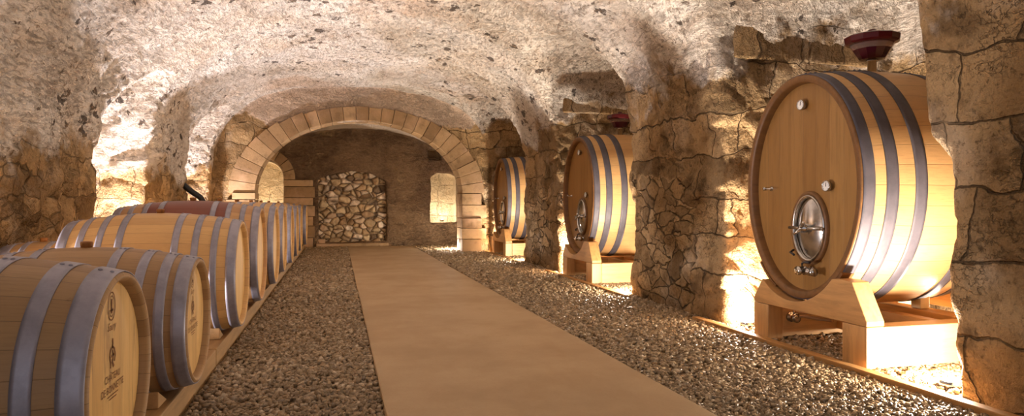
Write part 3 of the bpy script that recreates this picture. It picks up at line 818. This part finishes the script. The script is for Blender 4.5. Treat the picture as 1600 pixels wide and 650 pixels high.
def make_stand(label):
    t = thing('cask_stand', label, 'stand')
    h = CL / 2; cy0 = .14    # stand sits a little to the near side
    Y0, Y1 = -.42, .69
    def cradle(x0, x1):
        zc, a, b2 = 1.12, CA + .02, CB + .02
        prof = [(Y1, .27), (Y1, .30), (Y1 - .12, .525), (Y1 - .19, .53)]
        arc = []
        yy = Y1 - .19
        steps = 24
        yl = Y0 + .1
        for k in range(steps + 1):
            y = yy + (yl - yy) * k / steps
            v = 1 - (y / a) ** 2
            if v > 0: arc.append((y, min(.53, zc - b2 * math.sqrt(v))))
        prof += arc + [(Y0, .31), (Y0, .27)]
        return prof
    for nm, x0, x1 in (('front_cradle', h - .07, h + .058), ('rear_cradle', -h + .02, -h + .15)):
        b = MB(); b.prism(cradle(0, 0), x0, x1, 'x'); b.build(nm, 'stand_y', t, bev=.006)
        for y0, y1 in ((Y0, Y0 + .17), (Y1 - .2, Y1)):
            MB().box((x0, y0, 0), (x1, y1, .268)).build('post', 'stand_z', t, bev=.006)
    for y0, y1 in ((Y0 + .002, Y0 + .13), (Y1 - .13, Y1 - .002)):
        MB().box((-h + .152, y0, .02), (h - .072, y1, .266)).build('side_beam', 'stand', t, bev=.006)
    MB().box((-.02, Y0 + .134, .06), (.06, Y1 - .134, .262)).build('cross_beam', 'stand_y', t, bev=.006)
    # curved saddle pads between cask and cradle
    for sg in (1, -1):
        b = MB(); prof_o, prof_i = [], []
        for k in range(9):
            a = (-PI / 2) + sg * (.42 + .36 * k / 8)
            prof_o.append(((CA + .004) * math.cos(a), 1.12 + (CB + .004) * math.sin(a))); prof_i.append(((CA + .022) * math.cos(a), 1.12 + (CB + .022) * math.sin(a)))
        b.prism(prof_o + prof_i[::-1], h - .09, h - .0, 'x'); b.build('saddle_pad', 'rim', t)
    tag(MB().box((-.3, .12, .27), (-.22, .2, .4)).build('packing_block', 'cream', t, bev=.004), 'small cream packing block')
    MB().box((-.34, Y0 + .134, .1), (-.18, Y1 - .134, .268)).build('cross_beam', 'stand_y', t, bev=.006)
    return t
def make_airlock(label):
    t = thing('wine_funnel', label, 'funnel'); n = 12
    MB().lathe([(-.02, .03), (.06, .03), (.06, .04), (.07, .04), (.075, .03)], 'z', 24, caps=(True, True)).build('neck', 'steel', t)
    b = MB(); pr = [(.146, .127), (.2, .158)]
    b.lathe(pr + [(z, r - .006) for z, r in pr[::-1]], 'z', n, close=True, smooth=False); b.build('bowl', 'clear', t)
    MB().lathe([(.07, .05), (.075, .084), (.145, .1265), (.145, .002)], 'z', n, smooth=False, caps=(True, False)).build('wine', 'wine', t)
    MB().lathe([(.175, .06), (.178, .135), (.188, .168), (.2, .18), (.235, .185), (.24, .18), (.262, .1), (.268, .02)], 'z', n, smooth=False, caps=(True, True)).build('lid', 'lid', t)
    MB().lathe([(.262, .03), (.285, .03), (.29, .02)], 'z', 16, caps=(True, True)).build('knob', 'lid', t)
    return t
CX = 3.09 + CL / 2
cask_y = [4.0, 8.43, 12.83]
names = ['nearest', 'middle', 'farthest']
labs = ['nearest oval oak cask on the right, steel door, gauges and valve in its head', 'middle oval oak cask, between the two rough stone piers on the right', 'farthest oval oak cask on the right, beside the stone arch']
c0 = make_cask(labs[0]); s0 = make_stand('oak stand under the nearest oval cask, its side brightly lit')
f0 = make_airlock('burgundy glass funnel on top of the nearest oval cask')
for k, y in enumerate(cask_y):
    c = c0 if k == 0 else copy_tree(c0); s_ = s0 if k == 0 else copy_tree(s0); f_ = f0 if k == 0 else copy_tree(f0)
    for o in (c, s_, f_): o.rotation_euler = (0, 0, PI)
    c.location = (CX, y, 0); s_.location = (CX, y, 0); f_.location = (CX, y, 1.12 + CB + .072)
    c['label'] = labs[k]; c['group'] = 'oval casks in the niches'
    s_['group'] = 'stands under the oval casks'; f_['group'] = 'funnels on the oval casks'
    if k: s_['label'] = 'oak stand under the %s oval cask' % names[k]; f_['label'] = 'burgundy funnel on top of the %s oval cask' % names[k]
# steel hose coupling seen through the nearest stand
t = thing('hose_coupling', 'steel coupling with thin hose seen through the opening of the nearest stand', 'valve', (3.25, 4.3, .165))
g = MB(); g.lathe([(-.09, .02), (-.088, .034), (-.07, .034), (-.068, .024), (-.03, .024), (-.028, .036), (-.01, .036), (-.008, .022), (.03, .022)], 'y', 24, caps=(True, True))
g.tube([(0, -.05, .02), (0, -.05, .06), (.0, .06, .065)], .008); g.tube([(0, .05, -.19), (0, .05, -.02)], .014); g.build('coupling', 'steel', t)
g = MB(); g.tube([(0, .0, 0), (.03, -.12, .02), (.05, -.25, .02), (.06, -.38, .03)], .012); g.tube([(0.02, -.05, .04), (.05, -.2, .05), (.07, -.38, .045)], .008)
g.build('hose', 'hose', t)
# black pipe by the far left pier
g = MB(); g.tube([(-2.42, 11.2, 1.36), (-2.3, 11.2, 1.3), (-2.16, 11.2, 1.18), (-2.05, 11.2, 1.1), (-2.0, 11.2, 1.0)], .045, 12)
tag(g.build('black_pipe', 'black'), 'black bent pipe sticking out of the left niche above the barrels', 'pipe')

# ------------------------------------------------------------------ lamps
def uplight(x, y, col, energy, label, z=0.0, warm=True, r=.05, h=.09, beam=0, tilt=(0, 0)):
    t = thing('floor_uplight', label, 'lamp', (x, y, z))
    MB().lathe([(0, .055), (.05, .06), (.055, .05), (.045, .046), (.04, .002)], 'z', 24, caps=(True, False)).build('housing', 'steel', t)
    MB().lathe([(.046, .044), (.048, .001)], 'z', 24).build('lens', 'glow_warm' if warm else 'glow_cool', t)
    l = bpy.data.lights.new('uplight', 'POINT'); l.energy = energy; l.color = col; l.shadow_soft_size = r
    o = bpy.data.objects.new('uplight', l); COL.objects.link(o); o.location = (0, 0, h); o.parent = t
    if beam:
        l = bpy.data.lights.new('beam', 'SPOT'); l.energy = beam; l.color = col; l.shadow_soft_size = .04; l.spot_size = 2.0; l.spot_blend = .7
        o = bpy.data.objects.new('beam', l); COL.objects.link(o); o.location = (0, 0, h); o.parent = t
        o.rotation_euler = (PI + tilt[0], tilt[1], 0)
WARM = (1, .86, .72); COOL = (1, .93, .97)
for k, (a, b_) in enumerate(NICHES):
    uplight(3.2, b_ - .15, WARM, [45, 40, 30][k], 'round floor lamp at the far side of the %s right niche' % names[k], beam=[420, 330, 240][k], tilt=(.1, 0))
    uplight(3.2, a + .12, WARM, [150, 125, 95][k], 'round floor lamp at the near side of the %s right niche' % names[k], beam=[190, 200, 170][k], tilt=(-.15, 0))
    uplight(-2.6, [4.3, 8.75, 12.8][k], COOL, [560, 720, 480][k], 'floor lamp hidden behind the barrels in the %s left niche' % names[k], warm=False)
    uplight(4.5, (a + b_) / 2, WARM, [90, 80, 60][k], 'added fill lamp behind the %s oval cask' % names[k])  # added fill lamps, unseen, brighten the space behind and under each cask
uplight(-1.6, 16.35, (1, .9, .74), 130, 'lamp inside the far doorway', warm=True)
uplight(2.45, 16.2, (1, .9, .74), 15, 'lamp inside the small far wall niche', z=.58, warm=True)
uplight(2.4, 14.3, (1, .86, .7), 110, 'added fill lamp behind the right jamb of the stone arch', warm=True)  # added lamp, out of view, brightens the far wall and bay

w = bpy.data.worlds.new('world'); sc.world = w; w.use_nodes = True
w.node_tree.nodes['Background'].inputs[0].default_value = (.88, .86, .92, 1); w.node_tree.nodes['Background'].inputs[1].default_value = 1.0

cam = bpy.data.cameras.new('camera'); co = bpy.data.objects.new('camera', cam); COL.objects.link(co)
cam.sensor_width = 36; cam.lens = 36 * 1046 / 1600; cam.shift_y = -6 / 1600; cam.clip_start = .05
co.location = (0, 0, 1); co.rotation_euler = (PI / 2, 0, -math.atan(272 / 1046)); sc.camera = co
sc.view_settings.view_transform = 'Standard'; sc.view_settings.look = 'None'; sc.view_settings.gamma = 1
sc.view_settings.use_curve_mapping = False; sc.view_settings.exposure = -0.06
